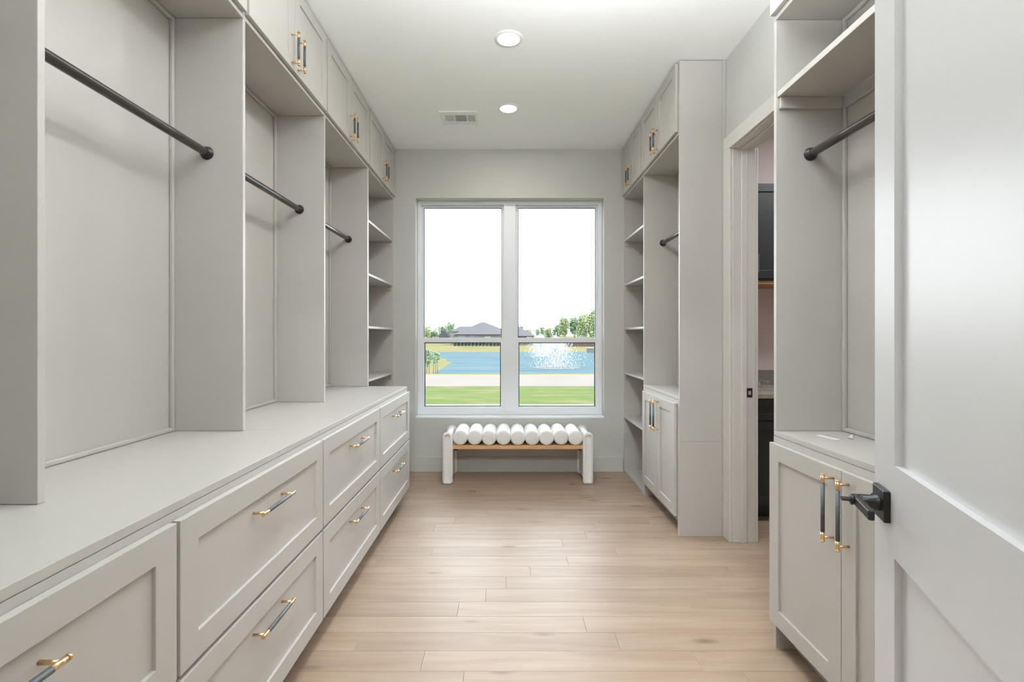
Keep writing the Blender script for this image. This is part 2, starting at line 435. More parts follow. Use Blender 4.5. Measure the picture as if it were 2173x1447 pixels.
# ------------------------------------------------------------------ cabinets (local: x width, y depth from carcass front, z up)
FT = 0.02          # door / drawer front thickness
def shaker(parent, name, x0, x1, z0, z1, m='cabinet_paint', st=0.066, sub='panel'):
    w, h = x1-x0, z1-z0
    d = obj(name, MB().ring(0, w, 0, h, st, -FT, -0.0015), m, parent, (x0, 0, z0), bevel=0.0015)
    obj(sub, MB().box(st-0.004, w-st+0.004, -FT+0.0085, -0.002, st-0.004, h-st+0.004), m, d)
    return d
def carcass(parent, W, D, ztop, toe=0.105, toe_in=0.075, m='cabinet_paint', feet=True):
    zf = 0 if feet else toe
    b = MB(); b.box(0.018, W-0.018, 0.018, D, toe, ztop); b.box(0, 0.018, 0, D, zf, ztop); b.box(W-0.018, W, 0, D, zf, ztop)
    b.box(0.018, W-0.018, 0, 0.018, toe, ztop)
    obj('body', b, m, parent)
    obj('toe_kick', MB().box(0.018 if feet else 0, W-0.018 if feet else W, toe_in, toe_in+0.015, 0, toe), m, parent)
def side(xf, y0, y1, left):
    """location and rotation of a unit on the left / right wall"""
    return ((xf, y0, 0), PI/2) if left else ((xf, y1, 0), -PI/2)

# left drawer bases
LB = -0.777
LU = [0.295, 1.140, 2.038, 2.948, 3.8372]
hand_y = [None, 0.715, 1.585, 2.497, 3.397]
labs = ['drawer base nearest the entry opening, at the start of the long counter',
        'drawer base with two wide drawers, second from the entry opening',
        'drawer base with two wide drawers, third from the entry opening',
        'drawer base with two wide drawers at the window end of the long counter']
for i in range(4):
    y0, y1 = LU[i], LU[i+1]; W = y1-y0
    loc, rz = side(LB, y0, y1, True)
    t = thing('base_cabinet', 'greige painted '+labs[i], 'cabinet', loc, rz, 'drawer bases under the long counter')
    carcass(t, W, 0.60, 0.873, feet=False)
    hx = hand_y[i+1]-y0
    for (z0, z1, hz) in ((0.118, 0.480, 0.383), (0.494, 0.855, 0.750)):
        d = shaker(t, 'drawer', 0.006, W-0.006, z0, z1, st=0.068)
        bar_handle(d, (hx-0.006, -FT+0.0085, hz-z0), 0.215, False, 0.037)
for i, (y0, y1, lab) in enumerate(((LU[0], 2.045, 'near length of the long greige countertop, up to the seam by the second divider'),
                                   (2.0456, 3.8376, 'far length of the long greige countertop, ending near the window'))):
    tag(obj('countertop', MB().box(-0.600, LB and 0.0, 0, y1-y0, 0, 0.021), 'cabinet_paint', None, (LB, y0, 0.8742), bevel=0.0015), lab, 'countertop')

# left open bays on the counter
CT = 0.8955
LD = -1.080               # front of dividers and upper carcasses
DV = [0.305, 1.147, 2.031, 2.928, 3.828]     # divider centres
UB = 2.583                # underside of upper cabinets
def trims(t, W, D, z0, z1, bottom=True):
    s = 0.016
    for nm, bb in (('trim_strip', (0, s, D-s, D, z0, z1)), ('trim_strip', (W-s, W, D-s, D, z0, z1)), ('trim_strip', (s, W-s, D-s, D, z1-s, z1))):
        obj(nm, MB().box(*bb), 'cabinet_paint', t, bevel=0.004)
    if bottom: obj('trim_strip', MB().box(s, W-s, D-s, D, z0, z0+s), 'cabinet_paint', t, bevel=0.004)
blab = ['open wardrobe bay nearest the entry opening, standing on the long counter', 'open wardrobe bay with the longest visible rod, on the long counter',
        'open wardrobe bay in the middle of the long counter', 'open wardrobe bay beside the shelf tower on the long counter']
for i in range(4):
    y0, y1 = DV[i]+0.0095, DV[i+1]-0.0095; W = y1-y0; D = 0.292
    t = thing('wardrobe_bay', 'greige '+blab[i], 'wardrobe', (LD, y0, 0), PI/2, 'open wardrobe bays on the long counter')
    obj('back_panel', MB().box(0.0, W, D, D+0.012, CT+0.0005, UB-0.001), 'cabinet_paint', t)
    obj('divider_panel', MB().box(W, W+0.019, 0, 0.304, CT+0.0005, UB-0.001), 'cabinet_paint', t, bevel=0.0015)
    trims(t, W, D, CT+0.0005, UB-0.001)
# rods
def rod(x, y0, y1, z, lab, grp=None):
    t = thing('closet_rod', lab, 'closet rod', (x, y0, z), 0, grp)
    obj('bar', MB().tube((0, 0.004, 0), (0, y1-y0-0.004, 0), 0.0162, 24), 'rod_bronze', t, smooth=True)
    for yy, s in ((0.0, 1), (y1-y0, -1)):
        obj('flange', MB().lathe([(0.027, 0.0003), (0.027, 0.004), (0.0235, 0.008), (0.021, 0.020), (0.0185, 0.022)], (0, yy, 0), (0, s, 0), 28), 'black_metal', t, smooth=True)
rl = ['bay nearest the entry opening', 'first long bay of the counter wall', 'middle bay of the counter wall', 'bay beside the shelf tower of the counter wall']
for i in range(4):
    rod(-1.226, DV[i]+0.0095, DV[i+1]-0.0095, 2.030, 'dark bronze closet rod across the '+rl[i], 'closet rods of the counter wall')

# shelf tower, left, behind the counter end
def shelf_tower(lab, xf, y0, y1, left, D, near_panel, grp):
    loc, rz = side(xf, y0, y1, left)
    W = y1-y0
    t = thing('shelf_tower', lab, 'shelves', loc, rz, grp)
    e = W-0.018 if left else 0
    obj('side_panel', MB().box(e, e+0.018, 0, D+0.012, 0, UB-0.001), 'cabinet_paint', t, bevel=0.0015)
    n0, n1 = (0, 0.018) if left else (W-0.018, W)
    if near_panel: obj('side_panel', MB().box(n0, n1, 0, D+0.012, 0, UB-0.001), 'cabinet_paint', t, bevel=0.0015)
    x0, x1 = 0.018, W-0.018
    obj('back_panel', MB().box(x0, x1, D, D+0.012, 0.0, UB-0.001), 'cabinet_paint', t)
    for z in (0.530, 0.945, 1.362, 1.775, 2.192):
        obj('shelf', MB().box(x0+0.0005, x1-0.0005, 0.001, D-0.0005, z-0.019, z), 'cabinet_paint', t, bevel=0.0015)
        for (a, c) in ((x0, x0+0.010), (x1-0.010, x1)):
            obj('cleat', MB().box(a, c, 0.012, D-0.001, z-0.060, z-0.0195), 'cabinet_paint', t, bevel=0.002)
    obj('bottom_board', MB().box(x0+0.0005, x1-0.0005, 0.001, D-0.0005, 0.0, 0.024), 'cabinet_paint', t, bevel=0.0015)
shelf_tower('greige open shelf tower between the long counter end and the window wall', LD, 3.8385, YB-0.001, True, 0.292, True, 'shelf towers at the window wall')

# uppers
def upper(y0, y1, left, xf, lab, grp, D, pair=True):
    loc, rz = side(xf, y0, y1, left); W = y1-y0
    t = thing('upper_cabinet', lab, 'cabinet', (loc[0], loc[1], UB), rz, grp)
    obj('body', MB().box(0, W, 0, D, 0, H-UB-0.002), 'cabinet_paint', t, bevel=0.001)
    z0, z1 = 0.020, H-UB-0.012
    mid = W/2
    for (a, c, hs) in ((0.008, mid-0.0015, 1), (mid+0.0015, W-0.008, -1)):
        d = shaker(t, 'door', a, c, z0, z1, st=0.062)
        hx = (c-a)-0.034 if hs > 0 else 0.034
        bar_handle(d, (hx, -FT, 0.095), 0.165, True, 0.034)
UL = [0.297, 1.145, 2.026, 2.915, 3.815, YB-0.002]
ul = ['overhead cabinet nearest the entry opening', 'overhead cabinet above the bay with the longest visible rod', 'overhead cabinet above the middle bay of the counter wall',
      'overhead cabinet above the last hanging bay of the counter wall', 'overhead cabinet above the shelf tower of the counter wall']
for i in range(5):
    upper(UL[i]+0.0008, UL[i+1]-0.0008, True, LD, 'greige two-door '+ul[i], 'overhead cabinets', 0.303)

# ------------------------------------------------------------------ right side units
RD = 1.105
RDp = 0.283
# near unit
RY0, RY1 = 1.165, 2.052
t = thing('base_cabinet', 'greige two-door base cabinet with long brass and grey handles behind the open white door', 'cabinet', *side(RD, RY0, RY1, False))
W = RY1-RY0
carcass(t, W, 0.294, 0.871)
for (a, c, hs) in ((0.003, W/2-0.0015, 1), (W/2+0.0015, W-0.003, -1)):
    d = shaker(t, 'door', a, c, 0.113, 0.846)
    bar_handle(d, ((c-a)-0.036 if hs > 0 else 0.036, -FT, 0.713-0.113), 0.225, True, 0.036)
tag(obj('countertop', MB().box(0, 0.294, 0, W, 0, 0.021), 'cabinet_paint', None, (RD, RY0, 0.8722), bevel=0.0015), 'narrow greige countertop with a paper label lying on it', 'countertop')
def right_bay(y0, y1, lab, panels, grp):
    W = y1-y0
    t = thing('wardrobe_bay', lab, 'wardrobe', (RD, y1, 0), -PI/2, grp)
    obj('back_panel', MB().box(0.019 if panels else 0, W-0.019 if panels else W, RDp, RDp+0.011, 0.894, UB-0.001), 'cabinet_paint', t)
    if panels:
        for a in (0, W-0.019): obj('divider_panel', MB().box(a, a+0.019, 0, 0.294, 0.8937, UB-0.001), 'cabinet_paint', t, bevel=0.0015)
    i0, i1 = (0.019, W-0.019) if panels else (0, W)
    s = 0.016
    for bb in ((i0, i0+s, RDp-s, RDp, 0.894, UB-0.001), (i1-s, i1, RDp-s, RDp, 0.894, UB-0.001), (i0+s, i1-s, RDp-s, RDp, UB-0.017, UB-0.001), (i0+s, i1-s, RDp-s, RDp, 0.894, 0.910)):
        obj('trim_strip', MB().box(*bb), 'cabinet_paint', t, bevel=0.004)
    return t, i0, i1
t, i0, i1 = right_bay(RY0, RY1, 'greige open wardrobe bay with a top shelf, behind the open white door', True, 'wardrobe bays of the doorway wall')
obj('shelf', MB().box(i0+0.0005, i1-0.0005, 0.004, RDp-0.0165, 2.262, 2.287), 'cabinet_paint', t, bevel=0.002)
obj('cleat', MB().box(i0, i0+0.014, 0.010, RDp-0.017, 2.214, 2.2615), 'cabinet_paint', t, bevel=0.003)
obj('cleat', MB().box(i1-0.014, i1, 0.010, RDp-0.017, 2.214, 2.2615), 'cabinet_paint', t, bevel=0.003)
obj('cleat', MB().box(i0+0.0165, i1-0.0165, RDp-0.014, RDp-0.0005, 2.214, 2.2615), 'cabinet_paint', t, bevel=0.003)
rod(1.245, RY0+0.019, RY1-0.019, 2.030, 'dark bronze closet rod under the shelf behind the open white door', 'closet rods of the doorway wall')
upper(RY0, RY1, False, RD, 'greige overhead cabinet above the shelf behind the open white door', 'overhead cabinets of the doorway wall', 0.294)
# far unit
FY0, FY1 = 3.190, 4.000
t = thing('end_panel', 'tall greige end panel from floor to ceiling beside the doorway casing', 'panel', (RD, 3.172, 0))
obj('panel', MB().box(0, 0.272, 0, 0.018, 0, 0.607), 'cabinet_paint', t, bevel=0.001)
obj('panel', MB().box(0, 0.272, 0, 0.018, 0.608, H-0.006), 'cabinet_paint', t, bevel=0.001)
obj('scribe_strip', MB().box(0.2725, 0.2945, -0.004, 0.014, 0, H-0.003), 'cabinet_paint', t, bevel=0.002)
t = thing('base_cabinet', 'greige two-door base cabinet between the tall end panel and the open shelves', 'cabinet', *side(RD, FY0+0.0005, FY1-0.0005, False))
W = FY1-FY0-0.001
carcass(t, W, 0.294, 0.871)
for (a, c, hs) in ((0.020, W/2-0.0015, 1), (W/2+0.0015, W-0.030, -1)):
    d = shaker(t, 'door', a, c, 0.113, 0.846)
    bar_handle(d, ((c-a)-0.036 if hs > 0 else 0.036, -FT, 0.713-0.113), 0.225, True, 0.036)
tag(obj('countertop', MB().box(0, 0.294, 0, W, 0, 0.021), 'cabinet_paint', None, (RD, FY0+0.0005, 0.8722), bevel=0.0015), 'short greige countertop between the tall end panel and the open shelves', 'countertop')
right_bay(FY0+0.0005, FY1-0.0005, 'greige open wardrobe bay beside the tall end panel', False, 'wardrobe bays of the doorway wall')
rod(1.258, FY0+0.0005, FY1-0.0005, 2.036, 'dark bronze closet rod between the tall end panel and the shelves', 'closet rods of the doorway wall')
shelf_tower('greige open shelf tower with its shelves reaching the floor beside the two-door base cabinet', RD, 4.0005, YB-0.001, False, RDp, True, 'shelf towers at the window wall')
upper(3.191, 4.0145, False, RD, 'greige two-door overhead cabinet beside the tall end panel', 'overhead cabinets of the doorway wall', 0.294)
upper(4.0160, YB-0.002, False, RD, 'greige two-door overhead cabinet above the shelves by the doorway wall', 'overhead cabinets of the doorway wall', 0.294)

# small things on the near right counter
t = thing('paper_label', 'small white paper label with a purple edge lying on the narrow countertop', 'label', (1.235, 1.905, 0.8934), math.radians(-78))
obj('sheet', MB().box(-0.045, 0.045, -0.016, 0.016, 0, 0.0008), 'paper', t)
obj('printed_edge', MB().box(-0.045, 0.045, 0.0165, 0.020, 0, 0.0009), 'purple_print', t)
tag(obj('shelf_pin', MB().lathe([(0.004, 0), (0.0085, 0.001), (0.0085, 0.007), (0.005, 0.009), (0.004, 0.016), (0.002, 0.017)], (0, 0, 0), (0.5, 0.1, 1), 14), 'vent_white', None, (1.305, 1.880, 0.8936), smooth=True),
    'tiny white plastic pin lying beside the paper label', 'shelf pin')

# ------------------------------------------------------------------ doorway trim in the right wall
tr = thing('trim_1', 'pale painted casing and jamb of the doorway to the dark cabinet room', 'door casing', (XR, DY1, 0)); tr['kind'] = 'structure'
def tp(name, x0, x1, y0, y1, z0, z1, bevel=0.003):
    return obj(name, MB().box(x0-XR, x1-XR, y0-DY1, y1-DY1, z0, z1), 'trim_paint', tr, bevel=bevel)
cw = 0.088
tp('casing', XR-0.018, XR, DY1+0.004, DY1+0.004+cw, 0, DZ+0.004)
tp('casing', XR-0.018, XR, DY0-0.004-cw, DY0-0.004, 0, DZ+0.004)
tp('casing', XR-0.018, XR, DY0-0.004-cw, DY1+0.004+cw, DZ+0.0045, DZ+0.092)
tp('jamb', XR, XR2, DY1, DY1+0.018, 0, DZ+0.018)
tp('jamb', XR, XR2, DY0-0.018, DY0, 0, DZ+0.018)
tp('jamb', XR, XR2, DY0+0.0002, DY1-0.0002, DZ, DZ+0.018)
tp('door_stop', XR+0.052, XR+0.085, DY1-0.011, DY1-0.0001, 0, DZ-0.0005)
tp('door_stop', XR+0.052, XR+0.085, DY0+0.0001, DY0+0.011, 0, DZ-0.0005)
tp('door_stop', XR+0.052, XR+0.085, DY0+0.0115, DY1-0.0115, DZ-0.011, DZ-0.0001)
tp('casing', XR2, XR2+0.018, DY1+0.004, DY1+0.004+cw, 0, DZ+0.004)
tp('casing', XR2, XR2+0.018, DY0-0.004-cw, DY0-0.004, 0, DZ+0.004)
sp = MB(); x0, x1, z0, z1 = 1.489-XR, 1.5235-XR, 0.902, 0.960
sp.ring(x0, x1, z0, z1, 0.0085, -0.0016, -0.0001, wz=0.017)
so = obj('strike_plate', sp, 'black_metal', tr); so['label'] = 'black metal strike plate on the jamb'
obj('latch_hole', MB().box(x0+0.0085, x1-0.0085, -0.0008, -0.0001, z0+0.017, z1-0.017), 'steel', so)

# ------------------------------------------------------------------ dark room beyond the doorway
LCF = 3.44
t = thing('base_cabinet', 'near black base cabinet under a grey stone top beyond the doorway', 'cabinet', (1.58, LCF, 0))
carcass(t, 0.90, 0.60, 0.852, m='dark_cabinet')
for (a, c) in ((0.003, 0.448), (0.452, 0.897)):
    shaker(t, 'drawer', a, c, 0.70, 0.845, 'dark_cabinet', 0.045)
    d = shaker(t, 'door', a, c, 0.113, 0.690, 'dark_cabinet', 0.06)
    hh = MB(); xx = (c-a)-0.045 if a < 0.1 else 0.045
    for zz in (0.425, 0.535): hh.tube((xx, -FT, zz), (xx, -FT-0.03, zz), 0.005, 10)
    hh.tube((xx, -FT-0.03, 0.42), (xx, -FT-0.03, 0.54), 0.006, 12)
    obj('handle', hh, 'graphite', d, smooth=True)
tag(obj('countertop', MB().box(1.56, 2.50, LCF-0.03, LY1-0.001, 0.8525, 0.885), 'laundry_top', None, bevel=0.003), 'grey stone countertop on the near black base cabinet', 'countertop')
tag(obj('backsplash', MB().box(1.56, 2.50, LY1-0.018, LY1-0.0008, 0.8855, 1.005), 'backsplash', None, bevel=0.002), 'low grey stone backsplash behind the grey stone countertop', 'backsplash')
t = thing('sink', 'small stainless sink bowl set on the grey stone countertop', 'sink', (1.98, 3.72, 0.8852))
obj('rim', MB().ring(-0.17, 0.17, -0.13, 0.13, 0.02, 0, 0.006), 'steel', t, rot=(PI/2, 0, 0), bevel=0.002)
obj('tap', MB().tube((0, 0.17, 0), (0, 0.17, 0.012), 0.02, 14).tube((0, 0.17, 0.01), (0, 0.17, 0.05), 0.011, 12).tube((0, 0.17, 0.045), (0, 0.04, 0.05), 0.009, 12), 'steel', t, smooth=True)
UF = LY1-0.36
t = thing('upper_cabinet', 'near black wall cabinet with raw wood underside beyond the doorway', 'cabinet', (1.815, UF, 0))
obj('body', MB().box(0, 0.88, 0, 0.358, 1.700, 2.430), 'dark_cabinet', t)
obj('underside', MB().box(0, 0.88, 0, 0.358, 1.675, 1.6995), 'raw_wood', t)
for (a, c) in ((0.003, 0.439), (0.441, 0.877)):
    d = shaker(t, 'door', a, c, 1.716, 2.425, 'dark_cabinet', 0.06)
    hh = MB(); xx = 0.045 if a < 0.1 else (c-a)-0.045
    for zz in (0.05, 0.17): hh.tube((xx, -FT, zz), (xx, -FT-0.03, zz), 0.005, 10)
    hh.tube((xx, -FT-0.03, 0.044), (xx, -FT-0.03, 0.176), 0.006, 12)
    obj('handle', hh, 'graphite', d, smooth=True)

# ------------------------------------------------------------------ open entry door
DA = math.atan2(0.36, 0.93)                      # leaf direction, measured from +y towards +x
du = Vector((math.sin(DA), math.cos(DA), 0)); dn = Vector((-math.cos(DA), math.sin(DA), 0))
latch = Vector((0.783, 1.054, 0)); DW = 0.815
# local: x from the latch edge to the hinge, y towards the hidden side, z up; face y=0 looks at the window
ST = 0.112
door = obj('door_1', MB().ring(0, DW, 0.012, 2.44, ST, 0, 0.036).box(ST, DW-ST, 0, 0.036, 0.12, 0.25).box(ST, DW-ST, 0, 0.036, 0.856, 1.034),
           'door_paint', None, latch)
door.rotation_euler = Matrix(((-du.x, -dn.x, 0), (-du.y, -dn.y, 0), (0, 0, 1))).to_euler()
door['kind'] = 'structure'; door['label'] = 'open white two-panel door with a black lever handle'; door['category'] = 'door'
for z0, z1 in ((0.25, 0.856), (1.034, 2.328)):
    obj('panel', MB().box(ST-0.003, DW-ST+0.003, 0.0135, 0.0225, z0-0.003, z1+0.003), 'door_paint', door)
hx, hz = 0.060, 0.9475
hd = obj('door_handle', MB().box(hx-0.034, hx+0.034, -0.0115, -0.0001, hz-0.031, hz+0.031), 'black_metal', door, bevel=0.002)
hd['label'] = 'black square rose of the lever handle'
nk = MB().lathe([(0.017, 0), (0.017, 0.008), (0.0125, 0.014), (0.0125, 0.033)], (hx, -0.0112, hz), (0, -1, 0), 24)
obj('neck', nk, 'black_metal', hd, smooth=True)
obj('lever', MB().box(hx-0.012, hx+0.098, -0.054, -0.043, hz-0.010, hz+0.010), 'black_metal', hd, bevel=0.003)
obj('turn_button', MB().lathe([(0.011, 0), (0.011, 0.005), (0.006, 0.007)], (hx, -0.0538, hz), (0, -1, 0), 18).box(hx-0.009, hx+0.009, -0.076, -0.059, hz-0.0022, hz+0.0022), 'black_metal', hd, bevel=0.001)
rb = obj('door_handle', MB().box(hx-0.034, hx+0.034, 0.0361, 0.0475, hz-0.031, hz+0.031), 'black_metal', door, bevel=0.002)
obj('lever', MB().box(hx-0.012, hx+0.110, 0.098, 0.108, hz-0.010, hz+0.010), 'black_metal', rb, bevel=0.003)
obj('neck', MB().tube((hx, 0.0476, hz), (hx, 0.0979, hz), 0.0125, 16), 'black_metal', rb)

# ------------------------------------------------------------------ bench
BX, BY0, BY1 = 0.0915, 4.275, 4.655
bench = thing('upholstered_bench', 'white boucle bench with nine round bolsters under the window', 'bench', (BX, (BY0+BY1)/2, 0))
hd2, hw2 = (BY1-BY0)/2, 0.655
def rounded_slab(w, h, d, rt, rb, e=0.018, n=8):
    """profile in xz with rounded corners, depth along y with softened rims"""
    prof = []
    for (cx_, cz_, r, a0) in ((w/2-rt, h-rt, rt, 0), (-w/2+rt, h-rt, rt, 90), (-w/2+rb, rb, rb, 180), (w/2-rb, rb, rb, 270)):
        for k in range(n+1):
            a = math.radians(a0+90*k/n); prof.append((cx_, cz_, r, math.cos(a), math.sin(a)))
    m = MB(); N = len(prof)
    lay = []
    for k in range(5):
        a = math.radians(90*k/4); lay.append((-d/2+e*(1-math.sin(a)), e*(1-math.cos(a))))
    layers = lay+[(-y, i) for (y, i) in reversed(lay)]
    for (y, ins) in layers:
        for (cx_, cz_, r, ca, sa) in prof:
            m.v.append((cx_+(r-ins)*ca, y, cz_+(r-ins)*sa))
    for q in range(len(layers)-1):
        for i in range(N):
            j = (i+1) % N
            m.f.append((q*N+i, q*N+j, (q+1)*N+j, (q+1)*N+i))
    m.f.append(tuple(reversed(range(N)))); m.f.append(tuple((len(layers)-1)*N+i for i in range(N)))
    return m
leg = rounded_slab(0.092, 0.452, BY1-BY0, 0.044, 0.026)
lm = leg.mesh('leg'); lm.materials.append(MATS['boucle'])
# layers were laid from the rim inwards: order y by depth
for s in (-1, 1): obj('leg', lm, 'boucle', bench, (s*(hw2-0.046), 0, 0), smooth=True)
nb = 9; inner = hw2-0.092; step = 2*inner/nb
R = step/2*1.03
prof = []
e = 0.020
for k in range(6):
    a = math.radians(90*k/5); prof.append((R-e+e*math.sin(a), e*(1-math.cos(a))))
L = BY1-BY0-0.012
prof = prof+[(r, L-h) for (r, h) in reversed(prof)]
bmesh_ = MB().lathe(prof, (0, -L/2, 0), (0, 1, 0), 40).mesh('bolster'); bmesh_.materials.append(MATS['boucle'])
for k in range(nb):
    obj('bolster', bmesh_, 'boucle', bench, (-inner+step*(k+0.5), 0.0, 0.3375+R+random.uniform(-0.003, 0.003)), smooth=True)
obj('seat_board', MB().box(-inner-0.004, inner+0.004, -hd2+0.018, hd2-0.02, 0.302, 0.336), 'bench_wood', bench, bevel=0.002)
for s in (-1, 1):
    obj('bracket', MB().box(s*(inner-0.020)-0.018, s*(inner-0.020)+0.018, -hd2+0.05, -hd2+0.08, 0.285, 0.3015), 'black_metal', bench)

# ------------------------------------------------------------------ ceiling fixtures
def downlight(x, y, lab):
    t = thing('recessed_light', lab, 'ceiling light', (x, y, H), 0, 'recessed ceiling lights')
    obj('trim_ring', MB().lathe([(0.064, -0.0015), (0.066, -0.0075), (0.080, -0.0065), (0.087, -0.0005)], (0, 0, 0), (0, 0, 1), 48, caps=False), 'vent_white', t, smooth=True)
    obj('lens', MB().lathe([(0.0645, -0.0045), (0.0645, -0.0015)], (0, 0, 0), (0, 0, 1), 48), 'lamp_lens', t)
    ld = bpy.data.lights.new('lamp', 'AREA'); ld.shape = 'DISK'; ld.size = 0.12; ld.energy = LAMP_W; ld.color = (1.0, 0.975, 0.92)
    lo = bpy.data.objects.new('lamp', ld); C.objects.link(lo); lo.parent = t; lo.location = (0, 0, -0.012)
for y, lab in ((3.845, 'round white recessed light closest to the window, beside the ceiling vent'), (2.945, 'round white recessed light above the middle of the room'),
               (2.045, 'extra round white recessed light added out of view above the doorway side of the room')):  # last one is an extra unseen light, added for room brightness
    downlight(0.008, y, lab)
def fill_lamp(x, y, watts, lab):  # lamps added in unseen parts of the neighbouring rooms
    t = thing('added_ceiling_lamp', lab, 'ceiling light', (x, y, H))
    obj('shade', MB().lathe([(0.16, -0.085), (0.19, -0.06), (0.19, -0.002)], (0, 0, 0), (0, 0, 1), 32), 'vent_white', t, smooth=True)
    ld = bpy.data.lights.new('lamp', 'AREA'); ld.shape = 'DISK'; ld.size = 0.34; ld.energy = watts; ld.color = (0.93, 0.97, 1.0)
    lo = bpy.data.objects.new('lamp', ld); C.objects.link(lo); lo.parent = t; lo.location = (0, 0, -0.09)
t = thing('added_pendant', 'white bowl pendant added out of view near the entry opening to brighten the ceiling', 'added fill lamp', (0.38, 1.15, H))  # unseen pendant, added to throw light up onto the ceiling
obj('canopy', MB().lathe([(0.012, -0.03), (0.055, -0.018), (0.06, -0.0005)], (0, 0, 0), (0, 0, 1), 28), 'vent_white', t, smooth=True)
obj('stem', MB().tube((0, 0, -0.03), (0, 0, -0.76), 0.006, 12), 'vent_white', t)
obj('bowl', MB().lathe([(0.010, -0.765), (0.07, -0.757), (0.13, -0.725), (0.168, -0.675), (0.178, -0.640), (0.172, -0.640), (0.162, -0.672), (0.125, -0.718), (0.068, -0.748), (0.010, -0.756)], (0, 0, 0), (0, 0, 1), 40, caps=False), 'vent_white', t, smooth=True)
ld = bpy.data.lights.new('lamp', 'AREA'); ld.shape = 'DISK'; ld.size = 0.26; ld.energy = ADDED_PENDANT_W; ld.color = (0.92, 0.97, 1.0)
lo = bpy.data.objects.new('lamp', ld); C.objects.link(lo); lo.parent = t; lo.location = (0, 0, -0.665); lo.rotation_euler = (PI, 0, 0)
fill_lamp(0.0, -1.2, ROOM_FILL_W, 'round white fill lamp added in the unseen room behind the entry opening')  # added to send fill through the entry opening

fill_lamp(2.6, 2.95, 26.0, 'round white fill lamp added out of view in the dark cabinet room')  # added to brighten the walls beyond the doorway

t = thing('ceiling_vent', 'white rectangular ceiling air vent with slots beside the recessed light', 'vent', (-0.388, 4.012, H))
obj('frame', MB().box(-0.150, 0.150, -0.120, -0.060, -0.008, -0.0005).box(-0.150, 0.150, 0.060, 0.120, -0.008, -0.0005)
    .box(-0.150, -0.115, -0.060, 0.060, -0.008, -0.0005).box(0.128, 0.150, -0.060, 0.060, -0.008, -0.0005)
    .box(-0.040, -0.030, -0.060, 0.060, -0.008, -0.0005).box(0.058, 0.066, -0.060, 0.060, -0.008, -0.0005), 'vent_white', t, bevel=0.001)
obj('duct', MB().box(-0.115, 0.128, -0.060, 0.060, -0.0018, -0.0006), 'vent_dark', t)
obj('damper_plate', MB().box(-0.030, 0.058, -0.060, 0.060, -0.0045, -0.0025), 'vent_dark', t)
for k in range(6): obj('slat', MB().box(-0.1135+k*0.0128, -0.1065+k*0.0128, -0.060, 0.060, -0.007, -0.0025), 'vent_white', t)
for k in range(5): obj('slat', MB().box(0.0705+k*0.0125, 0.0755+k*0.0125, -0.060, 0.060, -0.007, -0.0025), 'vent_white', t)
obj('lever', MB().box(-0.134, -0.126, -0.02, 0.012, -0.0125, -0.0082), 'vent_white', t)

# ------------------------------------------------------------------ outside
GZ = -0.5; WZ = -2.5
def px(pxx, Y): return (pxx-VPX)*Y/FPX
def pz(pyy, Y): return EYE-(pyy-VPY)*Y/FPX
SH = [(24, -4), (40, -6), (50, -6.9), (55.4, -6.94), (64.4, -7.45), (71.3, -7.8), (81.6, -9.7), (91, -12.2), (102.6, -15.6), (112, -20), (140, -40)]
def shore(Y):
    for (a, xa), (c, xc) in zip(SH, SH[1:]):
        if a <= Y <= c: return xa+(xc-xa)*(Y-a)/(c-a)
    return SH[0][1] if Y < SH[0][0] else SH[-1][1]
def hgt(X, Y):
    if Y <= 23.6: return GZ
    near = GZ-(Y-23.6)*0.25
    pond = -3.6
    far = WZ+(Y-118)*0.075 if Y > 100 else -9
    if Y > 118+14: far = WZ+14*0.075+(Y-132)*0.01
    lft = WZ+0.55*(1-math.exp(-(shore(Y)-X)/5)) - 0.0 if X < shore(Y) else WZ-(X-shore(Y))*0.4
    rgt = WZ+(X-38)*0.12 + (Y-95)*0.01
    return max(pond, min(near, GZ), far, min(lft, -1.6), min(rgt, -1.0))
def ground_grid(name, xs, ys, m, lab, cat):
    v = [(x, y, hgt(x, y)) for y in ys for x in xs]
    f = [(j*len(xs)+i, j*len(xs)+i+1, (j+1)*len(xs)+i+1, (j+1)*len(xs)+i) for j in range(len(ys)-1) for i in range(len(xs)-1)]
    mb = MB(); mb.v, mb.f = v, f
    o = struct(name, mb, m, lab, cat)
    for p in o.data.polygons: p.use_smooth = True
    return o
fr = lambda a, c, s: [a+(c-a)*i/s for i in range(s+1)]
struct('lawn', MB().box(-60, 60, 12.72, 17.45, GZ-0.3, GZ+0.02), 'lawn', 'green lawn strip between the sidewalk and the pale street', 'grass')
struct('front_yard', MB().box(-60, 60, 4.96, 11.52, GZ-0.3, GZ+0.005), 'lawn', 'grass strip just outside the window below the sidewalk', 'grass')
sw = struct('sidewalk', MB().box(-60, 60, 11.52, 12.72, GZ-0.3, GZ+0.03), 'sidewalk', 'white concrete sidewalk across the lower edge of the window view', 'sidewalk')
struct('street', MB().box(-80, 80, 17.45, 22.5, GZ-0.3, GZ+0.01), 'road', 'pale concrete street in front of the pond', 'street')
struct('kerb', MB().box(-80, 80, 22.5, 22.62, GZ-0.3, GZ+0.02), 'sidewalk', 'low pale kerb along the pond side of the street', 'kerb')
ground_grid('pond_bank', fr(-160, 160, 160), [22.62]+fr(23.6, 150, 90)+fr(155, 420, 12), 'bank_grass', 'yellowish grass banks around the pond', 'grass')
struct('pond', MB().box(-60, 90, 26, 124, WZ-0.4, WZ), 'pond_water', 'light blue rippled pond beyond the street', 'pond')

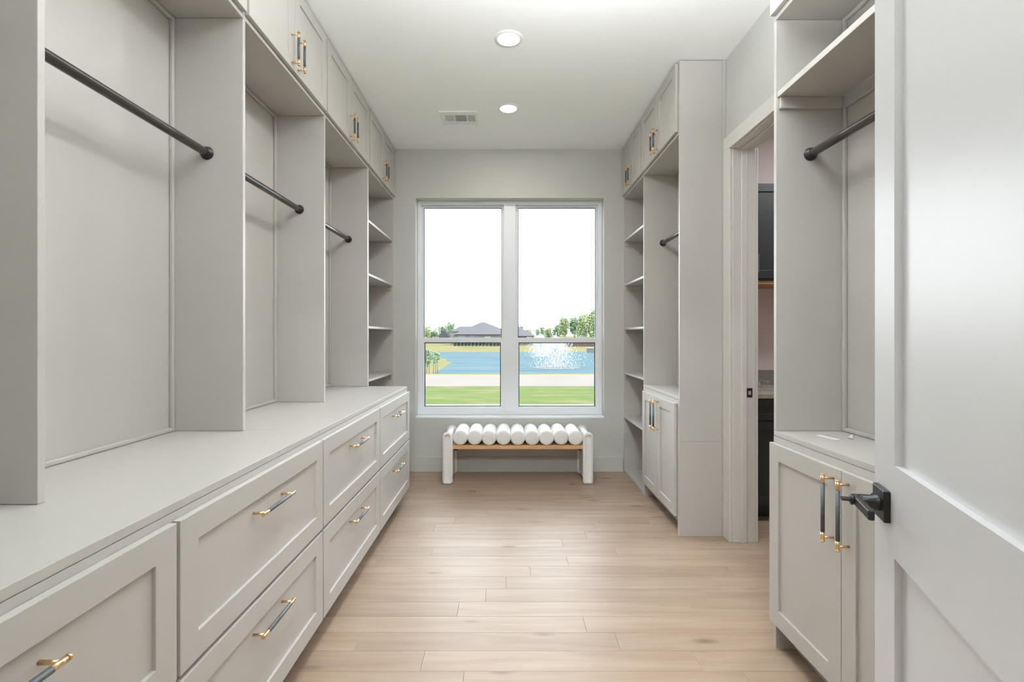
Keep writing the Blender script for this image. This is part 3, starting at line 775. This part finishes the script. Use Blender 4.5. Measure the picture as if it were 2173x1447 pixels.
# fountains
def fountain(X, Y, h, w, foam_w, lab, dens):
    t = thing('pond_fountain', lab, 'fountain', (X, Y, WZ), 0, 'fountains in the pond')
    m = MB().lathe([(0.30, 0.02), (0.24, h*0.35), (0.20, h*0.7), (0.03, h*1.0)], (0, 0, 0), (0, 0, 1), 16, caps=False)
    o = obj('jet', m, 'spray_dense', t, smooth=True); o['kind'] = 'stuff'
    # droplets thrown along ballistic arcs
    d = MB()
    for k in range(5200):
        a = random.uniform(0, 2*PI); u = random.random()**0.75; rr = abs(random.gauss(0, 0.30))*w+0.05*w
        top = h*random.uniform(0.60, 0.90)*(1-0.25*rr/w)
        r = rr*u; z = top*4*u*(1-u)*(1.0)
        s = random.uniform(0.012, 0.034)*h/4.0
        x, y = r*math.cos(a), r*math.sin(a); b0 = len(d.v)
        d.v += [(x-s, y, z-s), (x+s, y, z-s), (x, y+s, z-s), (x, y, z+4.0*s)]
        d.f += [(b0, b0+2, b0+1), (b0, b0+1, b0+3), (b0+1, b0+2, b0+3), (b0+2, b0, b0+3)]
    o = obj('droplets', d, 'spray_drops', t); o['kind'] = 'stuff'
    fo = MB().lathe([(0.1, 0.09), (foam_w*0.30, 0.10), (foam_w*0.42, 0.07), (foam_w*0.5, 0.012)], (0, 0, 0), (0, 0, 1), 40)
    obj('foam_ring', fo, 'water_foam', t, smooth=True)
def wy(py): return (EYE-WZ)*FPX/(py-VPY)
Y1 = wy(780); fountain(px(1180, Y1), Y1, pz(705, Y1)-WZ, 5.6, 5.9, 'wide white fountain spraying from the pond closest to the street', 'spray_dense')
Y2 = wy(757.5); fountain(px(1146, Y2), Y2, pz(702, Y2)-WZ, 4.2, 3.6, 'slim white fountain farther out in the pond with a pointed top', 'spray_dense')

# trees
def crown(parent, cx_, cy_, cz_, rx, ry, rz, n, s, m, name='crown'):
    mb = MB()
    lobes = [(random.uniform(-0.55, 0.55)*rx, random.uniform(-0.5, 0.5)*ry, random.uniform(-0.5, 0.6)*rz, random.uniform(0.35, 0.62)) for _ in range(11)]
    lobes.append((0, 0, 0, 0.75))
    for k in range(n):
        lx, ly, lz, lr = random.choice(lobes)
        v = Vector((random.gauss(0, 1), random.gauss(0, 1), random.gauss(0, 1))).normalized()*(random.random()**0.25)
        p = Vector((lx+v.x*rx*lr, ly+v.y*ry*lr, lz+v.z*rz*lr))
        a = Vector((random.gauss(0, 1), random.gauss(0, 1), random.gauss(0, 1))).normalized(); c = a.orthogonal().normalized()
        q = s*random.uniform(0.5, 1.3); b0 = len(mb.v)
        mb.v += [tuple(p-a*q), tuple(p+c*q*0.55), tuple(p+a*q), tuple(p-c*q*0.55)]
        mb.f.append((b0, b0+1, b0+2, b0+3))
    o = obj(name, mb, m, parent, (cx_, cy_, cz_)); return o
def tree(pxc, pyt, pyb, wpx, Y, m, lab, grp, name='tree', n=3200):
    X = px(pxc, Y); zb = hgt(X, Y); zt = pz(pyt-4-(722-pyt)*0.12, Y); zl = pz(pyb, Y)
    w = wpx*Y/FPX/2
    t = thing(name, lab, 'tree', (X, Y, zb), 0, grp)
    mid = (zt+zl)/2-zb; rz = (zt-zl)/2
    crown(t, 0, 0, mid, w, w*0.8, rz, n, max(w, rz)*0.075, m)
    mb = MB().tube((0, 0, -0.1), (0, 0, mid), 0.035*max(w*2, 4), 8, 0.02*w)
    mb.tube((0, 0, mid*0.6), (w*0.4, 0, mid+rz*0.3), 0.02*w, 6, 0.01*w); mb.tube((0, 0, mid*0.6), (-w*0.35, 0.2*w, mid+rz*0.35), 0.02*w, 6, 0.01*w)
    obj('trunk', mb, 'bark', t)
far = 'trees beyond the pond'
for (a, y0_, y1_, w_, Y_, m_, lab) in (
    (906, 695, 720, 22, 175, 'leaves_light', 'pale green tree at the left end of the far tree row'),
    (922, 697, 722, 26, 180, 'leaves_mid', 'rounded mid green tree behind the small dark roof'),
    (940, 696, 720, 24, 194, 'leaves_mid', 'mid green tree beside the dark gable roof'),
    (958, 691, 716, 18, 190, 'leaves_mid', 'dark topped tree rising behind the lighter roof'),
    (1103, 697, 716, 18, 185, 'leaves_mid', 'low tree behind the right wing of the far house'),
    (1122, 702, 720, 26, 200, 'leaves_light', 'distant low pale tree right of the far house'),
    (1146, 697, 722, 24, 170, 'leaves_mid', 'dark rounded tree behind the pointed fountain top'),
    (1164, 700, 722, 24, 175, 'leaves_light', 'yellow green tree between the two fountain tops'),
    (1183, 694, 722, 26, 165, 'leaves_mid', 'dense mid green tree left of the tall tree clump'),
    (1199, 680, 722, 26, 150, 'leaves_light', 'open branched tree leaning out of the tall clump'),
    (1220, 678, 724, 40, 158, 'leaves_mid', 'broad mid green tree in the tall clump'),
    (1240, 674, 724, 36, 147, 'leaves_light', 'broad yellow green tree in the tall clump'),
    (1260, 663, 726, 34, 138, 'leaves_light', 'tallest yellow green tree at the edge of the clump'),
    (1286, 660, 726, 44, 150, 'leaves_mid', 'large green tree continuing the tall clump behind the wall')):
    tree(a, y0_, y1_, w_, Y_, m_, lab, far)
# young multi-stem trees by the pond at the left
for (a, yt, yb, w_, Y_, lab) in ((909, 741, 777, 22, 47.5, 'young tree with three thin stems cut by the window edge beside the pond'),
                                 (924, 747, 776, 20, 46.5, 'young tree with thin bare stems on the grassy point by the pond')):
    X = px(a, Y_); zb = min(hgt(X, Y_), pz(796, Y_))
    t = thing('young_tree', lab, 'tree', (X, Y_, zb), 0, 'young trees by the pond')
    zt, zl = pz(yt, Y_), pz(yb, Y_); w = w_*Y_/FPX/2
    crown(t, 0, 0, (zt+zl)/2-zb, w, w*0.8, (zt-zl)/2*1.05, 1100, 0.085, 'leaves_mid')
    for dx in ((-0.2, 0.1) if a < 915 else (-0.25, 0.02, 0.28)):
        obj('stem', MB().tube((dx*0.9, 0, -0.15), (dx*0.5, 0, (zt+zl)/2-zb), 0.035, 7, 0.015), 'bark', t)

# houses
def hip(mb, x0, x1, y0, y1, ze, zr, rx0, rx1):
    b0 = len(mb.v); ym = (y0+y1)/2
    mb.v += [(x0, y0, ze), (x1, y0, ze), (x1, y1, ze), (x0, y1, ze), (rx0, ym, zr), (rx1, ym, zr)]
    mb.f += [(b0, b0+1, b0+5, b0+4), (b0+1, b0+2, b0+5), (b0+2, b0+3, b0+4, b0+5), (b0+3, b0, b0+4), (b0, b0+3, b0+2, b0+1)]
    return mb
HYY = 142.0
hb = -2.1
t = thing('far_house', 'wide grey hip-roofed house beyond the pond', 'house', (0, HYY, 0))
xl, xr = px(961, HYY), px(1092, HYY)
obj('wall', MB().box(xl+0.5, xr, 0.5, 13, hb, pz(709, HYY)), 'house_wall', t)
obj('roof', hip(MB(), xl, xr+0.5, -0.2, 14, pz(709.5, HYY), pz(682, HYY), px(1018, HYY), px(1026, HYY)), 'house_roof', t)
obj('roof', hip(MB(), px(1040, HYY), px(1098, HYY), 1, 12, pz(709, HYY), pz(696, HYY), px(1046, HYY), px(1068, HYY)), 'house_roof', t)
obj('wing_wall', MB().box(px(1080, HYY), px(1134, HYY), 3, 13, hb, pz(713, HYY)), 'house_wall', t)
obj('wing_roof', hip(MB(), px(1078, HYY), px(1140, HYY), 2, 14, pz(713, HYY), pz(694, HYY), px(1088, HYY), px(1104, HYY)), 'house_roof', t)
obj('rear_wall', MB().box(px(953.5, HYY), px(975, HYY), 4, 16, hb, pz(703, HYY)), 'cream_wall', t)
obj('rear_roof', hip(MB(), px(951, HYY), px(1004, HYY), 3.5, 17, pz(703, HYY), pz(691, HYY), px(968, HYY), px(998, HYY)), 'house_roof', t)
for (a, c) in ((971, 987), (997, 1005), (1060, 1068)):
    f_ = obj('window', MB().ring(px(a, HYY), px(c, HYY), pz(724, HYY), pz(711.5, HYY), 0.12, 0.40, 0.50), 'cream_wall', t)
    obj('pane', MB().box(px(a, HYY)+0.1, px(c, HYY)-0.1, 0.44, 0.48, pz(724, HYY)+0.1, pz(711.5, HYY)-0.1), 'house_glass', f_)
t = thing('far_house', 'small house with a dark gable roof left of the wide grey house', 'house', (px(941, 165), 165, 0))
obj('wall', MB().box(-1.8, 1.8, 0.2, 7, -1.8, 0.9), 'cream_wall', t)
g = MB(); g.v = [(-2.4, 0, 0.7), (2.4, 0, 0.7), (0, 0, pz(700, 165)), (-2.4, 7.4, 0.7), (2.4, 7.4, 0.7), (0, 7.4, pz(700, 165))]
g.f = [(0, 1, 2), (3, 5, 4), (0, 2, 5, 3), (1, 4, 5, 2), (0, 3, 4, 1)]
obj('roof', g, 'dark_roof', t)

# dark fence and shrubs in front of the far house
FYY = 134.0
t = thing('garden_fence', 'dark fence below the wide grey house', 'fence', (0, FYY, 0))
zf0, zf1 = hgt(0, FYY), pz(727.5, FYY)
for k in range(18):
    xx = px(964+k*7.6, FYY); obj('post', MB().box(xx-0.09, xx+0.09, 0, 0.16, zf0-0.1, zf1+0.05), 'fence_dark', t)
for z in (zf1-0.1, (zf0+zf1)/2): obj('rail', MB().box(px(964, FYY), px(1094, FYY), 0.05, 0.12, z-0.05, z+0.05), 'fence_dark', t)
obj('screen', MB().box(px(964, FYY), px(1094, FYY), 0.07, 0.10, zf1-0.75, zf1), 'house_glass', t)
for k in range(15):
    xx = px(966+k*7.6, 133.2)
    tg = thing('shrub', 'small dark clipped shrub in the row along the dark fence', 'shrub', (xx, 133.2, hgt(xx, 133.2)), 0, 'clipped shrubs along the far fence')
    crown(tg, 0, 0, 0.55, 0.30, 0.28, 0.62, 160, 0.10, 'leaves_dark', 'foliage')
tag(obj('brick_wall', MB().box(px(1196, 132), px(1330, 132), 0, 0.4, -2.2, pz(728, 132)), 'brick_far', None, (0, 132, 0)), 'dark reddish garden wall below the tall tree clump', 'wall')
t = thing('retaining_wall', 'pale capped grey block wall at the pond edge below the reddish wall', 'wall', (px(1246, 112), 112, 0))
obj('block', MB().box(0, 9, 0, 0.8, -3, pz(739.5, 112)), 'stone_block', t)
obj('cap', MB().box(-0.15, 9.2, -0.1, 0.9, pz(739.4, 112), pz(737.6, 112)), 'sidewalk', t)
